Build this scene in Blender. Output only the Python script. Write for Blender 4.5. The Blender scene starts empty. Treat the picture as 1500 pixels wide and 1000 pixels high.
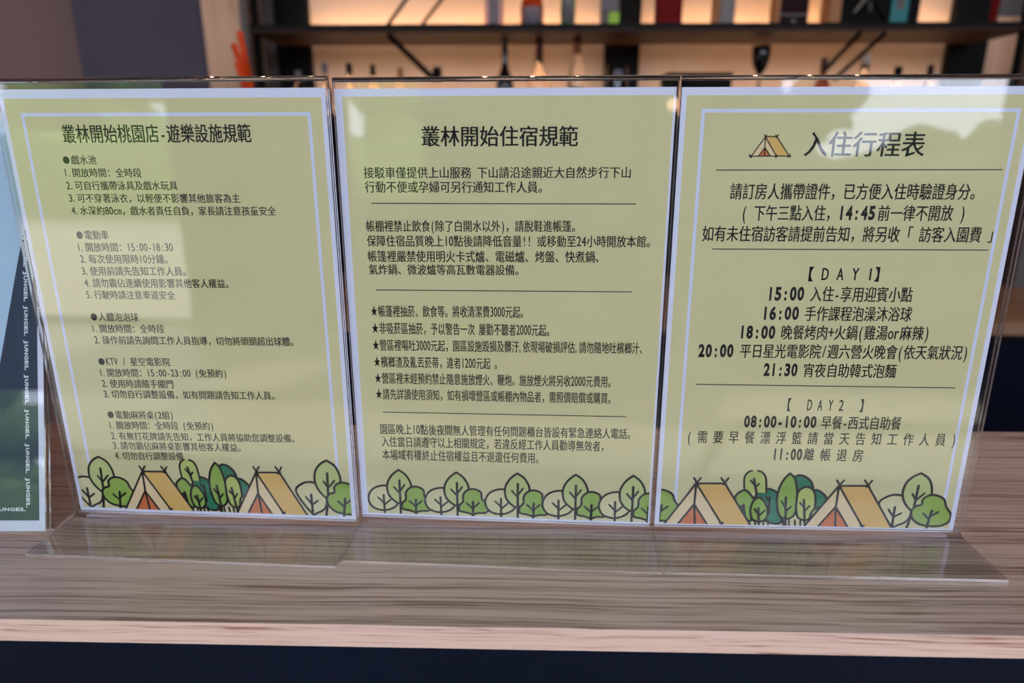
"""Three yellow camping notices in acrylic holders on an oak bar, lit back bar behind."""
EXPOSURE = 0.40
LEDU = 1.3
LEDL = 0.95
SPOT = 24  # power of the added warm ceiling spots
TEXT = [
    (0, 'heading', '叢林開始桃園店-遊樂設施規範', -67.4, 270.0, 55.8, 270.3, 10.52),
    (0, 't', '●戲水池', -70.1, 254.2, -47.8, 254.3, 5.35),
    (0, 't', '1.開放時間：全時段', -70.2, 246.3, -19.0, 246.3, 5.39),
    (0, 't', '2.可自行攜帶泳具及戲水玩具', -70.9, 238.2, 3.8, 238.4, 5.44),
    (0, 't', '3.可不穿著泳衣，以輕便不影響其他旅客為主', -70.6, 230.2, 44.2, 230.6, 5.48),
    (0, 't', '4.水深約80cm，戲水者責任自負，家長請注意孩童安全', -70.4, 222.2, 67.0, 222.7, 5.53),
    (0, 't', '●電動車', -70.0, 206.3, -47.8, 206.5, 5.69),
    (0, 't', '1.開放時間：15:00-18:30', -70.2, 198.3, -5.0, 198.8, 5.73),
    (0, 't', '2.每次使用限時10分鐘。', -70.4, 190.4, -9.9, 190.9, 5.79),
    (0, 't', '3.使用前請先告知工作人員。', -70.7, 182.3, 1.5, 182.9, 5.84),
    (0, 't', '4.請勿霸佔連續使用影響其他客人權益。', -70.4, 174.2, 29.8, 175.0, 5.89),
    (0, 't', '5.行駛時請注意車道安全', -70.6, 166.1, -8.1, 166.5, 5.66),
    (0, 't', '●人體泡泡球', -70.2, 150.7, -36.2, 150.9, 5.78),
    (0, 't', '1.開放時間：全時段', -70.4, 142.3, -19.2, 142.9, 5.83),
    (0, 't', '2.操作前請先詢問工作人員指導，切勿將頭頸超出球體。', -70.6, 134.2, 70.3, 135.6, 5.85),
    (0, 't', '●KTV / 星空電影院', -70.4, 118.6, -18.5, 119.3, 5.83),
    (0, 't', '1.開放時間：15:00-23:00 (免預約)', -70.5, 110.4, 20.5, 111.7, 5.87),
    (0, 't', '2.使用時請隨手關門', -70.8, 102.3, -18.6, 103.0, 5.95),
    (0, 't', '3.切勿自行調整設備，如有問題請告知工作人員。', -70.7, 94.4, 53.2, 96.2, 5.97),
    (0, 't', '●電動麻將桌(2組)', -70.6, 78.7, -22.5, 79.5, 5.95),
    (0, 't', '1.開放時間：全時段 (免預約)', -70.5, 70.6, 6.2, 72.1, 5.99),
    (0, 't', '2.有無打花牌請先告知，工作人員將協助您調整設備。', -70.9, 62.3, 64.5, 64.3, 6.02),
    (0, 't', '3.請勿霸佔麻將桌影響其他客人權益。', -70.7, 54.8, 24.4, 56.0, 6.1),
    (0, 't', '4.切勿自行調整設備', -70.7, 46.7, -19.0, 47.8, 6.17),
    (1, 'heading', '叢林開始住宿規範', -51.3, 268.4, 46.7, 268.4, 11.56),
    (1, 't', '接駁車僅提供上山服務 下山請沿途親近大自然步行下山', -89.4, 246.4, 79.9, 246.9, 6.67),
    (1, 't', '行動不便或孕婦可另行通知工作人員。', -89.2, 237.5, 24.7, 237.8, 6.78),
    (1, 't', '帳棚裡禁止飲食(除了白開水以外)，請脫鞋進帳篷。', -89.7, 212.6, 46.2, 213.5, 6.98),
    (1, 't', '保障住宿品質晚上10點後請降低音量!! 或移動至24小時開放本館。', -89.8, 202.9, 94.2, 204.1, 7.04),
    (1, 't', '帳篷裡嚴禁使用明火卡式爐、電磁爐、烤盤、快煮鍋、', -89.7, 192.9, 62.0, 193.9, 7.14),
    (1, 't', '氣炸鍋、微波爐等高瓦數電器設備。', -89.6, 184.1, 10.0, 184.8, 6.62),
    (1, 't', '★帳蓬裡抽菸、飲食等。將收清潔費3000元起。', -89.9, 155.7, 13.1, 156.6, 7.66),
    (1, 't', '★非吸菸區抽菸，予以警告一次 屢勸不聽者2000元起。', -89.8, 143.8, 30.6, 144.4, 7.76),
    (1, 't', '★營區裡嘔吐3000元起，園區設施毀損及髒汙,依現場破損評估,請勿隨地吐檳榔汁、', -90.0, 131.9, 92.9, 133.1, 7.67),
    (1, 't', '★檳榔渣及亂丟菸蒂，違者1200元起 。', -89.8, 119.9, -4.5, 120.3, 7.67),
    (1, 't', '★營區裡未經預約禁止隨意施放煙火、鞭炮。施放煙火將另收2000元費用。', -89.8, 108.0, 73.0, 109.0, 7.73),
    (1, 't', '★請先詳讀使用須知，如有損壞營區或帳棚內物品者，需照價賠償或購買。', -89.8, 96.3, 73.4, 97.1, 7.66),
    (1, 't', '園區晚上10點後夜間無人管理有任何問題櫃台皆設有緊急連絡人電話。', -88.0, 70.0, 88.0, 71.3, 7.53),
    (1, 't', '入住當日請遵守以上相關規定，若違反經工作人員勸導無效者，', -87.6, 60.4, 69.9, 61.4, 7.62),
    (1, 't', '本場域有權終止住宿權益且不退還任何費用。', -87.6, 50.3, 24.6, 50.9, 7.74),
    (2, 'heading', '入住行程表', -28.4, 263.7, 44.0, 263.4, 13.87),
    (2, 't', '請訂房人攜帶證件，已方便入住時驗證身分。', -71.0, 235.4, 78.7, 235.5, 9.35),
    (2, 't', '( 下午三點入住，', -61.9, 222.1, -7.9, 222.3, 9.24),
    (2, 'b', '14:45', -1.5, 222.6, 19.8, 222.7, 9.06),
    (2, 't', '前一律不開放 )', 21.6, 222.3, 74.4, 222.5, 9.18),
    (2, 't', '如有未住宿訪客請提前告知，將另收「 訪客入園費 」', -86.4, 209.1, 94.1, 209.2, 9.36),
    (2, 't', '【 D A Y 1】', -16.6, 183.6, 28.0, 183.7, 8.89),
    (2, 'b', '15:00', -40.2, 170.8, -18.1, 171.0, 9.37),
    (2, 't', '入住-享用迎賓小點', -14.1, 170.6, 50.8, 170.6, 9.49),
    (2, 'b', '16:00', -42.3, 157.8, -20.0, 158.0, 9.2),
    (2, 't', '手作課程泡澡沐浴球', -16.1, 157.5, 52.4, 157.7, 9.33),
    (2, 'b', '18:00', -56.0, 145.0, -33.9, 145.0, 9.2),
    (2, 't', '晚餐烤肉+火鍋(雞湯or麻辣)', -29.9, 144.8, 64.9, 145.1, 9.31),
    (2, 'b', '20:00', -83.1, 131.9, -60.0, 132.0, 9.36),
    (2, 't', '平日星光電影院/週六營火晚會(依天氣狀況)', -55.6, 131.8, 91.9, 132.1, 9.29),
    (2, 'b', '21:30', -38.8, 119.2, -16.6, 119.2, 9.3),
    (2, 't', '宵夜自助韓式泡麵', -12.5, 118.8, 48.1, 118.9, 9.27),
    (2, 't', '【 \u3000D A Y 2\u3000 】', -20.4, 94.2, 30.1, 94.1, 8.87),
    (2, 'b', '08:00-10:00', -48.4, 81.8, 0.3, 82.1, 9.01),
    (2, 't', '早餐-西式自助餐', 3.7, 81.6, 57.1, 81.8, 9.15),
    (2, 't', '( 需 要 早 餐 漂 浮 籃 請 當 天 告 知 工 作 人 員 )', -85.6, 69.6, 94.9, 70.3, 8.77),
    (2, 'b', '11:00', -25.7, 57.9, -6.5, 57.9, 8.9),
    (2, 't', '離 帳 退 房', -5.2, 57.9, 34.8, 57.6, 8.88),
]
DIVIDERS = [(1, -85.1, 227.4, 83.9, 227.8), (1, -85.2, 170.5, 84.0, 171.5), (1, -85.2, 83.1, 84.2, 84.2), (2, -80.5, 248.6, 92.2, 249.0), (2, -79.1, 199.6, 92.9, 199.9), (2, -82.8, 108.2, 88.3, 108.0)]
LOBE_TREE = [('blob', 'leaf_green', [(80.0, 6.5), (75.2, 10.7), (73.8, 16.6), (77.0, 20.4), (80.1, 21.4), (80.2, 25.4), (83.8, 28.6), (89.4, 28.8), (94.8, 25.7), (97.0, 20.3), (101.1, 14.4), (100.9, 8.8), (96.5, 5.5), (90.1, 4.6), (84.3, 5.3)]), ('line', 1.9, [(86.0, 2.8), (87.8, 16.9)]), ('line', 1.6, [(82.3, 14.6), (87.0, 10.0)]), ('line', 1.6, [(92.3, 16.1), (87.6, 12.3)])]
LEAF_TREE = [('blob', 'pale_green', [(75.9, 45.5), (75.9, 45.5), (81.7, 41.5), (85.0, 34.3), (85.0, 26.1), (81.2, 19.5), (76.0, 16.1), (71.6, 18.4), (67.5, 23.9), (65.7, 30.3), (67.0, 37.6), (71.0, 42.7)]), ('line', 1.9, [(72.4, 2.5), (75.0, 17.6), (75.7, 35.9)]), ('line', 1.6, [(72.5, 29.5), (75.4, 25.0)]), ('line', 1.6, [(80.6, 30.2), (75.8, 25.0)])]
ROUND_TREE = [('blob', 'field_yellow', [(50.8, 20.7), (55.6, 27.1), (62.7, 28.7), (69.6, 25.8), (73.7, 17.5), (72.2, 9.1), (66.2, 5.2), (61.3, 4.7)]), ('line', 1.9, [(62.2, 2.5), (62.0, 19.1)]), ('line', 1.6, [(57.9, 17.2), (61.8, 11.7)]), ('line', 1.6, [(66.9, 14.6), (62.2, 11.1)])]
CLUSTER = [[('blob', 'teal_green', [(-35.8, 22.5), (-33.1, 29.1), (-27.6, 31.4), (-21.6, 29.3), (-17.9, 24.8), (-15.1, 6.1), (-24.1, 5.0), (-31.4, 11.4)]), ('line', 1.7, [(-25.3, 24.6), (-24.8, 11.6)]), ('line', 1.5, [(-28.2, 25.5), (-25.3, 21.3)])], [('blob', 'teal_green', [(-10.7, 37.8), (-8.2, 41.9), (-3.3, 41.6), (2.1, 37.2), (3.8, 29.9), (-3.5, 28.8), (-9.4, 30.5)])], [('blob', 'teal_green', [(4.9, 29.9), (10.4, 29.1), (15.0, 22.7), (11.2, 16.1), (6.7, 12.3)])], [('fill', 'light_green', [(-43.3, 28.0), (-44.4, 39.0), (-42.0, 44.1), (-37.7, 45.5), (-33.0, 44.3), (-29.5, 39.3), (-28.1, 28.3)]), ('curve', 1.5, [(-43.3, 28.0), (-44.4, 39.0), (-42.4, 43.7), (-39.6, 45.1)]), ('curve', 1.5, [(-35.4, 45.1), (-32.3, 43.9), (-29.5, 39.3), (-28.1, 28.3)]), ('line', 1.8, [(-35.0, 28.1), (-37.7, 39.1)]), ('line', 1.5, [(-39.9, 37.6), (-36.6, 34.0)]), ('line', 1.5, [(-33.7, 35.1), (-36.3, 32.3)])], [('blob', 'mid_green', [(-49.5, 23.2), (-46.3, 28.8), (-42.3, 29.8), (-38.6, 26.2), (-36.1, 21.6), (-36.4, 11.3), (-37.5, 5.6), (-43.1, 11.2)]), ('line', 1.8, [(-41.0, 6.5), (-43.1, 18.7)]), ('line', 1.5, [(-44.8, 17.7), (-42.3, 14.0)])], [('blob', 'mid_green', [(-13.3, 43.6), (-13.3, 43.6), (-9.6, 39.7), (-7.0, 30.6), (-5.7, 19.5), (-7.3, 11.0), (-11.9, 8.1), (-17.2, 10.8), (-19.8, 19.2), (-20.2, 28.4), (-17.6, 37.7)]), ('line', 1.9, [(-12.0, 0.5), (-14.2, 24.9)]), ('line', 1.5, [(-16.9, 22.0), (-13.8, 17.4)]), ('line', 1.5, [(-9.9, 17.9), (-13.1, 14.1)])], [('blob', 'light_green', [(-6.5, 23.2), (-6.0, 29.7), (-1.6, 33.4), (3.6, 31.7), (6.3, 25.3), (6.4, 14.2), (2.3, 7.5), (-3.8, 9.2), (-6.1, 15.7)]), ('line', 1.8, [(1.7, 0.8), (-1.5, 23.3)]), ('line', 1.5, [(-3.9, 21.0), (-0.7, 17.4)]), ('line', 1.5, [(2.9, 18.7), (-0.2, 14.4)])], [('blob', 'light_green', [(4.4, 10.0), (5.5, 15.1), (9.7, 17.6), (7.0, 12.3)])], [('blob', 'mid_green', [(-38.1, 15.0), (-36.6, 21.6), (-33.0, 24.5), (-29.1, 21.8), (-26.0, 15.3), (-26.2, 8.7), (-30.8, 5.4), (-36.1, 7.5)]), ('line', 1.8, [(-30.7, 0.1), (-32.5, 16.1)]), ('line', 1.5, [(-35.1, 15.5), (-32.1, 11.4)]), ('line', 1.5, [(-28.0, 14.3), (-31.6, 10.3)])]]
TRUNK_BARS = [('line', 1.4, [(-33.9, 6.5), (-33.3, 0.0)]), ('line', 1.4, [(-28.1, 6.6), (-27.5, 0.2)]), ('line', 1.4, [(-24.8, 6.7), (-24.1, 0.2)]), ('line', 1.4, [(-14.3, 6.9), (-13.6, 0.5)]), ('line', 1.4, [(-10.2, 7.0), (-9.5, 0.6)]), ('line', 1.4, [(-6.0, 7.1), (-5.3, 0.7)]), ('line', 1.4, [(-2.2, 7.2), (-1.5, 0.8)])]
TENT = [('fill', 'tent_tan', [(22.8, 34.5), (41.2, 34.9), (62.1, 2.7), (41.9, 2.2)]), ('fill', 'tent_cream', [(21.7, 34.5), (41.9, 2.2), (0.5, 1.2)]), ('fill', 'tent_orange', [(21.2, 17.8), (31.5, 1.9), (10.4, 1.4)]), ('line', 1.5, [(20.2, 33.0), (-0.0, 1.0)]), ('line', 1.5, [(21.7, 34.5), (42.4, 2.0)]), ('line', 1.5, [(41.1, 35.6), (62.2, 2.5)]), ('line', 1.5, [(21.1, 34.8), (41.4, 35.2)]), ('line', 1.6, [(21.4, 34.5), (21.2, 17.8), (22.9, 1.5)]), ('line', 1.5, [(21.1, 18.6), (9.6, 1.2)]), ('line', 1.5, [(21.1, 18.6), (32.0, 1.8)]), ('line', 1.4, [(19.5, 39.0), (22.9, 33.9)]), ('line', 1.4, [(24.3, 39.1), (20.2, 33.0)]), ('line', 1.4, [(38.4, 39.4), (42.4, 34.3)]), ('line', 1.4, [(43.6, 39.3), (40.3, 34.3)]), ('line', 1.2, [(40.1, 4.4), (42.2, 2.0), (42.5, 4.8)])]
ICON = [('fill', 'tent_tan', [(-52.5, 268.5), (-45.7, 268.5), (-36.9, 257.0), (-44.9, 257.0)]), ('fill', 'tent_cream', [(-52.5, 268.5), (-44.9, 257.0), (-60.3, 256.9)]), ('fill', 'tent_orange', [(-52.3, 262.0), (-48.4, 257.0), (-55.6, 257.0)]), ('line', 0.7, [(-51.8, 269.4), (-60.5, 256.2)]), ('line', 0.7, [(-53.3, 269.5), (-44.4, 256.4)]), ('line', 0.7, [(-46.5, 269.5), (-36.5, 256.3)]), ('line', 0.7, [(-52.8, 268.5), (-45.4, 268.5)]), ('line', 0.7, [(-44.8, 269.5), (-46.0, 267.7)]), ('line', 0.7, [(-52.5, 268.5), (-52.3, 262.0), (-52.0, 257.0)]), ('line', 0.7, [(-52.3, 262.0), (-55.6, 257.0)]), ('line', 0.7, [(-52.3, 262.0), (-48.4, 257.0)]), ('line', 0.7, [(-61.5, 256.9), (-35.8, 257.0)]), ('line', 0.7, [(-61.1, 257.9), (-59.8, 256.1)]), ('line', 0.7, [(-37.9, 256.1), (-36.7, 258.2)]), ('line', 0.7, [(-45.4, 256.1), (-44.6, 257.9)])]
ROUND_MOTIF = [('blob', 'field_yellow', [(-87.5, 26.0), (-79.4, 23.6), (-76.4, 16.4), (-80.1, 9.0), (-88.5, 5.9), (-96.7, 8.3), (-99.7, 15.6), (-95.9, 23.0)]), ('line', 1.8, [(-88.0, 2.2), (-88.2, 18.3)]), ('line', 1.5, [(-92.4, 16.2), (-88.2, 11.8)]), ('line', 1.5, [(-83.0, 14.9), (-87.9, 10.4)])]
LEAF_MOTIF = [('blob', 'pale_green', [(-76.3, 38.8), (-76.3, 38.8), (-71.1, 34.7), (-67.6, 27.3), (-68.7, 19.6), (-72.8, 14.1), (-77.0, 12.0), (-81.6, 14.9), (-84.8, 20.0), (-85.0, 27.6), (-81.5, 34.3)]), ('line', 1.9, [(-76.0, 1.9), (-76.0, 30.4)]), ('line', 1.6, [(-80.2, 24.9), (-76.2, 20.1)]), ('line', 1.6, [(-72.3, 27.1), (-76.0, 21.6)])]
LOBE_MOTIF = [('blob', 'leaf_green', [(-64.0, 25.9), (-58.8, 23.4), (-57.8, 17.7), (-53.0, 14.4), (-52.5, 10.2), (-55.6, 6.6), (-60.3, 6.4), (-64.8, 5.1), (-69.6, 6.5), (-74.3, 7.5), (-74.7, 11.7), (-71.9, 15.3), (-71.7, 20.5), (-68.9, 24.4)]), ('line', 1.9, [(-64.7, 2.4), (-64.5, 15.5)]), ('line', 1.5, [(-69.3, 14.2), (-64.8, 9.8)]), ('line', 1.5, [(-60.0, 14.6), (-64.2, 10.6)])]
import bpy, bmesh, math, random
from mathutils import Vector, Matrix, noise
random.seed(7)
S = bpy.context.scene
COL = S.collection

# ------------------------------------------------------------------ camera
F_PX, PITCH, ROLL, YAW, CAM_Z = 980.908, 0.279607, 0.00034, -0.024679, 0.265065
fwd = Vector((math.sin(YAW)*math.cos(PITCH), math.cos(YAW)*math.cos(PITCH), -math.sin(PITCH)))
right = Vector((math.cos(YAW), -math.sin(YAW), 0))
up = right.cross(fwd)
cam_data = bpy.data.cameras.new('camera')
cam_data.sensor_width = 36.0
cam_data.lens = F_PX/1500*36.0
cam_data.clip_start = 0.02
cam_data.clip_end = 300
cam_data.dof.use_dof = True
cam_data.dof.focus_distance = 0.445
cam_data.dof.aperture_fstop = 4.6
cam = bpy.data.objects.new('camera', cam_data)
m = Matrix((right, up, -fwd)).transposed().to_4x4()
m.translation = Vector((0, 0, CAM_Z))
cam.matrix_world = m
COL.objects.link(cam)
S.camera = cam

# ------------------------------------------------------------------ world, sun, exposure
world = bpy.data.worlds.new('world'); S.world = world
world.use_nodes = True
bg = world.node_tree.nodes['Background']
bg.inputs[0].default_value = (0.80, 0.84, 1.0, 1)
bg.inputs[1].default_value = 5.0
S.view_settings.view_transform = 'Standard'
S.view_settings.look = 'None'
S.view_settings.exposure = EXPOSURE
S.view_settings.gamma = 1
S.view_settings.use_curve_mapping = False
S.cycles.max_bounces = 10
S.cycles.transparent_max_bounces = 24
S.cycles.transmission_bounces = 8
S.cycles.caustics_reflective = True
S.cycles.caustics_refractive = True
sun = bpy.data.lights.new('sun', 'SUN'); sun.energy = 9; sun.angle = 0.01; sun.color = (1, .95, .86)
so = bpy.data.objects.new('sun', sun); COL.objects.link(so)
so.rotation_euler = (math.radians(38), 0, math.radians(-155)+math.pi)

def area(name, loc, target, sx, sy, power, color, portal=False):
    l = bpy.data.lights.new(name, 'AREA'); l.shape = 'RECTANGLE'; l.size = sx; l.size_y = sy
    l.energy = power; l.color = color
    o = bpy.data.objects.new(name, l); COL.objects.link(o); o.location = loc
    o.rotation_euler = (Vector(target)-Vector(loc)).to_track_quat('-Z', 'Y').to_euler()
    if portal: l.cycles.is_portal = True
    return o

# ------------------------------------------------------------------ helpers
def tag(o, label=None, cat=None, group=None, kind=None):
    if label: o['label'] = label
    if cat: o['category'] = cat
    if group: o['group'] = group
    if kind: o['kind'] = kind
    return o

def empty(name, loc, rz=0.0, label=None, cat=None, group=None):
    o = bpy.data.objects.new(name, None); COL.objects.link(o)
    o.empty_display_size = .02
    o.location = loc; o.rotation_euler = (0, 0, rz)
    return tag(o, label, cat, group)

class MB:
    def __init__(s): s.v = []; s.f = []; s.mi = []; s.smooth = []
    def face(s, idx, mi=0, sm=False): s.f.append(tuple(idx)); s.mi.append(mi); s.smooth.append(sm)
    def box(s, x0, x1, y0, y1, z0, z1, mi=0, mats=None):
        b = len(s.v)
        s.v += [(x0,y0,z0),(x1,y0,z0),(x1,y1,z0),(x0,y1,z0),(x0,y0,z1),(x1,y0,z1),(x1,y1,z1),(x0,y1,z1)]
        fs = [(0,3,2,1),(4,5,6,7),(0,1,5,4),(1,2,6,5),(2,3,7,6),(3,0,4,7)]
        for i, q in enumerate(fs): s.face([b+k for k in q], mats[i] if mats else mi)
        return s
    def lathe(s, prof, n=28, mi=0, cx=0, cy=0, cz=0):
        b = len(s.v)
        for r, z in prof:
            for k in range(n):
                a = 2*math.pi*k/n; s.v.append((cx+r*math.cos(a), cy+r*math.sin(a), cz+z))
        for j in range(len(prof)-1):
            for k in range(n):
                s.face((b+j*n+k, b+j*n+(k+1)%n, b+(j+1)*n+(k+1)%n, b+(j+1)*n+k), mi, True)
        s.face([b+k for k in range(n)][::-1], mi)
        s.face([b+(len(prof)-1)*n+k for k in range(n)], mi)
        return s
    def bar(s, p, q, r, n=8, mi=0, square=False):
        p = Vector(p); q = Vector(q); d = (q-p).normalized()
        a = d.orthogonal().normalized(); c = d.cross(a)
        if square: n = 4
        b = len(s.v)
        for P in (p, q):
            for k in range(n):
                t = 2*math.pi*(k+.5)/n; s.v.append(tuple(P + (a*math.cos(t)+c*math.sin(t))*r))
        for k in range(n): s.face((b+k, b+(k+1)%n, b+n+(k+1)%n, b+n+k), mi, not square)
        s.face([b+k for k in range(n)][::-1], mi); s.face([b+n+k for k in range(n)], mi)
        return s
    def build(s, name, mats, parent=None, bevel=0.0, loc=None, seg=2):
        me = bpy.data.meshes.new(name)
        me.from_pydata(s.v, [], s.f)
        if not isinstance(mats, (list, tuple)): mats = [mats]
        for mt in mats: me.materials.append(mt)
        me.polygons.foreach_set('material_index', s.mi)
        me.polygons.foreach_set('use_smooth', s.smooth)
        me.update()
        o = bpy.data.objects.new(name, me); COL.objects.link(o)
        if parent: o.parent = parent
        if loc: o.location = loc
        if bevel:
            md = o.modifiers.new('bevel', 'BEVEL'); md.width = bevel; md.segments = seg; md.limit_method = 'ANGLE'
        return o

# ------------------------------------------------------------------ materials
def new_mat(name):
    mt = bpy.data.materials.new(name); mt.use_nodes = True
    nt = mt.node_tree; return mt, nt, nt.nodes['Principled BSDF']

def plain(name, col, rough=.5, metal=0.0, spec=.5, vary=.0, scale=8.0, bump=0.0, trans=0.0, ior=1.45, emit=None, coat=0.0):
    mt, nt, p = new_mat(name)
    N = nt.nodes; L = nt.links
    p.inputs['Roughness'].default_value = rough; p.inputs['Metallic'].default_value = metal
    p.inputs['Specular IOR Level'].default_value = spec; p.inputs['IOR'].default_value = ior
    p.inputs['Transmission Weight'].default_value = trans; p.inputs['Coat Weight'].default_value = coat
    tc = N.new('ShaderNodeTexCoord'); nz = N.new('ShaderNodeTexNoise')
    nz.inputs['Scale'].default_value = scale; nz.inputs['Detail'].default_value = 4
    L.new(tc.outputs['Object'], nz.inputs['Vector'])
    rp = N.new('ShaderNodeMix'); rp.data_type = 'RGBA'
    rp.inputs[6].default_value = tuple(max(0, c*(1-vary)) for c in col)+(1,)
    rp.inputs[7].default_value = tuple(min(1, c*(1+vary)) for c in col)+(1,)
    L.new(nz.outputs['Fac'], rp.inputs[0]); L.new(rp.outputs[2], p.inputs['Base Color'])
    if bump:
        b = N.new('ShaderNodeBump'); b.inputs['Strength'].default_value = bump; b.inputs['Distance'].default_value = .002
        L.new(nz.outputs['Fac'], b.inputs['Height']); L.new(b.outputs[0], p.inputs['Normal'])
    if emit:
        p.inputs['Emission Color'].default_value = emit[0]+(1,); p.inputs['Emission Strength'].default_value = emit[1]
    return mt

def wood(name, light, mid, dark, sx=5.0, sc=300.0, rough=.38, contrast=(.36, .5, .64), axis='x', spec=.5, broad=.5, coat=0.0):
    """long straight oak grain along x: thin pores plus broad bands"""
    mt, nt, p = new_mat(name); N = nt.nodes; L = nt.links
    tc = N.new('ShaderNodeTexCoord')
    wob = N.new('ShaderNodeTexNoise'); wob.inputs['Scale'].default_value = 7; wob.inputs['Detail'].default_value = 2
    L.new(tc.outputs['Object'], wob.inputs['Vector'])
    ms = N.new('ShaderNodeVectorMath'); ms.operation = 'MULTIPLY_ADD'
    ms.inputs[1].default_value = (0, .007, .007) if axis == 'x' else (.01, .01, 0)
    L.new(wob.outputs['Color'], ms.inputs[0]); L.new(tc.outputs['Object'], ms.inputs[2])
    def nz(sa, sb, det, scl):
        mp = N.new('ShaderNodeMapping')
        mp.inputs['Scale'].default_value = (sa, sb, sb) if axis == 'x' else (sb, sb, sa)
        L.new(ms.outputs[0], mp.inputs[0])
        n = N.new('ShaderNodeTexNoise'); n.inputs['Scale'].default_value = scl; n.inputs['Detail'].default_value = det
        n.inputs['Roughness'].default_value = .6
        L.new(mp.outputs[0], n.inputs['Vector']); return n
    fine = nz(sx, sc, 3, 1.0); brd = nz(sx*.35, sc*.22, 2, 1.0); dash = nz(sx*5, sc*2.2, 1, 1.0)
    mx = N.new('ShaderNodeMix'); mx.inputs[0].default_value = broad
    L.new(fine.outputs['Fac'], mx.inputs[2]); L.new(brd.outputs['Fac'], mx.inputs[3])
    mx2 = N.new('ShaderNodeMix'); mx2.inputs[0].default_value = .22
    L.new(mx.outputs[0], mx2.inputs[2]); L.new(dash.outputs['Fac'], mx2.inputs[3])
    cr = N.new('ShaderNodeValToRGB'); e = cr.color_ramp.elements
    e[0].position = contrast[0]; e[0].color = dark+(1,); e[1].position = contrast[2]; e[1].color = light+(1,)
    k = e.new(contrast[1]); k.color = mid+(1,)
    L.new(mx2.outputs[0], cr.inputs[0]); L.new(cr.outputs[0], p.inputs['Base Color'])
    p.inputs['Roughness'].default_value = rough; p.inputs['Specular IOR Level'].default_value = spec
    p.inputs['Coat Weight'].default_value = coat; p.inputs['Coat Roughness'].default_value = .2
    b = N.new('ShaderNodeBump'); b.inputs['Strength'].default_value = .25; b.inputs['Distance'].default_value = .0004
    L.new(mx2.outputs[0], b.inputs['Height']); L.new(b.outputs[0], p.inputs['Normal'])
    return mt

def sheet_glass(name, tint=(1, 1, 1), gloss=0.0, gain=1.0):
    """flat clear sheet: Fresnel reflection over straight transmission"""
    mt = bpy.data.materials.new(name); mt.use_nodes = True; nt = mt.node_tree; N = nt.nodes; L = nt.links
    N.clear(); out = N.new('ShaderNodeOutputMaterial'); mix = N.new('ShaderNodeMixShader')
    t = N.new('ShaderNodeBsdfTransparent'); t.inputs[0].default_value = tint+(1,)
    g = N.new('ShaderNodeBsdfGlossy'); g.inputs['Roughness'].default_value = gloss
    fr = N.new('ShaderNodeFresnel'); geo = N.new('ShaderNodeNewGeometry'); mi = N.new('ShaderNodeMix')
    mi.inputs[2].default_value = 1.49; mi.inputs[3].default_value = 1/1.49
    L.new(geo.outputs['Backfacing'], mi.inputs[0]); L.new(mi.outputs[0], fr.inputs['IOR'])
    L.new(fr.outputs[0], mix.inputs[0]); L.new(t.outputs[0], mix.inputs[1]); L.new(g.outputs[0], mix.inputs[2])
    L.new(mix.outputs[0], out.inputs[0]); return mt

def real_glass(name, col=(1, 1, 1), rough=0.0, ior=1.49):
    mt = bpy.data.materials.new(name); mt.use_nodes = True; nt = mt.node_tree; N = nt.nodes
    N.clear(); out = N.new('ShaderNodeOutputMaterial'); g = N.new('ShaderNodeBsdfGlass')
    g.inputs['Color'].default_value = col+(1,); g.inputs['Roughness'].default_value = rough; g.inputs['IOR'].default_value = ior
    nt.links.new(g.outputs[0], out.inputs[0]); return mt

def srgb(r, g, b):
    f = lambda c: ((c/255)/12.92 if c/255 <= .04045 else ((c/255+.055)/1.055)**2.4)
    return (f(r), f(g), f(b))

ACRYL = sheet_glass('clear_acrylic', (.985, .99, .99))
FOLD = real_glass('acrylic_bend')
EDGE = plain('acrylic_cut_edge', (.82, .80, .78), rough=.12, trans=.85, ior=1.49)
PAPER = plain('white_paper', (.72, .745, .93), rough=.65, vary=.01, spec=.3)
INK = {
 'field_yellow': plain('ink_yellow', (.65, .60, .345), rough=.6, vary=.03, scale=40, spec=.3),
 'white': PAPER,
 'black': plain('ink_black', (.012, .012, .014), rough=.55, spec=.3),
 'frame': plain('ink_pale_line', (.66, .70, .93), rough=.6, spec=.3),
 'leaf_green': plain('ink_leaf_green', (.27, .42, .07), rough=.6, vary=.12, scale=300, spec=.3),
 'mid_green': plain('ink_mid_green', (.26, .42, .075), rough=.6, vary=.12, scale=300, spec=.3),
 'light_green': plain('ink_light_green', (.46, .55, .16), rough=.6, vary=.08, scale=300, spec=.3),
 'pale_green': plain('ink_pale_green', (.50, .56, .23), rough=.6, vary=.05, scale=300, spec=.3),
 'teal_green': plain('ink_teal', (.01, .19, .10), rough=.6, vary=.1, scale=300, spec=.3),
 'tent_tan': plain('ink_tan', (.70, .45, .14), rough=.6, vary=.05, scale=300, spec=.3),
 'tent_cream': plain('ink_cream', (.76, .60, .36), rough=.6, vary=.04, scale=300, spec=.3),
 'tent_orange': plain('ink_orange', (.60, .16, .05), rough=.6, vary=.06, scale=300, spec=.3),
 'slate': plain('ink_slate', (.035, .055, .095), rough=.5, vary=.25, scale=60, spec=.3),
 'pale_blue': plain('flyer_pale_blue', (.45, .62, .80), rough=.5, spec=.3),
 'text_grey': plain('ink_text_grey', (.72, .76, .84), rough=.5, spec=.3),
}
OAK_TOP = wood('oak_worktop', (.74, .56, .49), (.60, .43, .36), (.27, .16, .12), sx=3.2, sc=380, rough=.33, contrast=(.395, .48, .55), spec=.6, broad=.3)
OAK_EDGE = wood('oak_edge_band', (.84, .59, .48), (.76, .50, .40), (.36, .15, .095), sx=5, sc=520, rough=.5, contrast=(.385, .46, .52), broad=.3)
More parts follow.
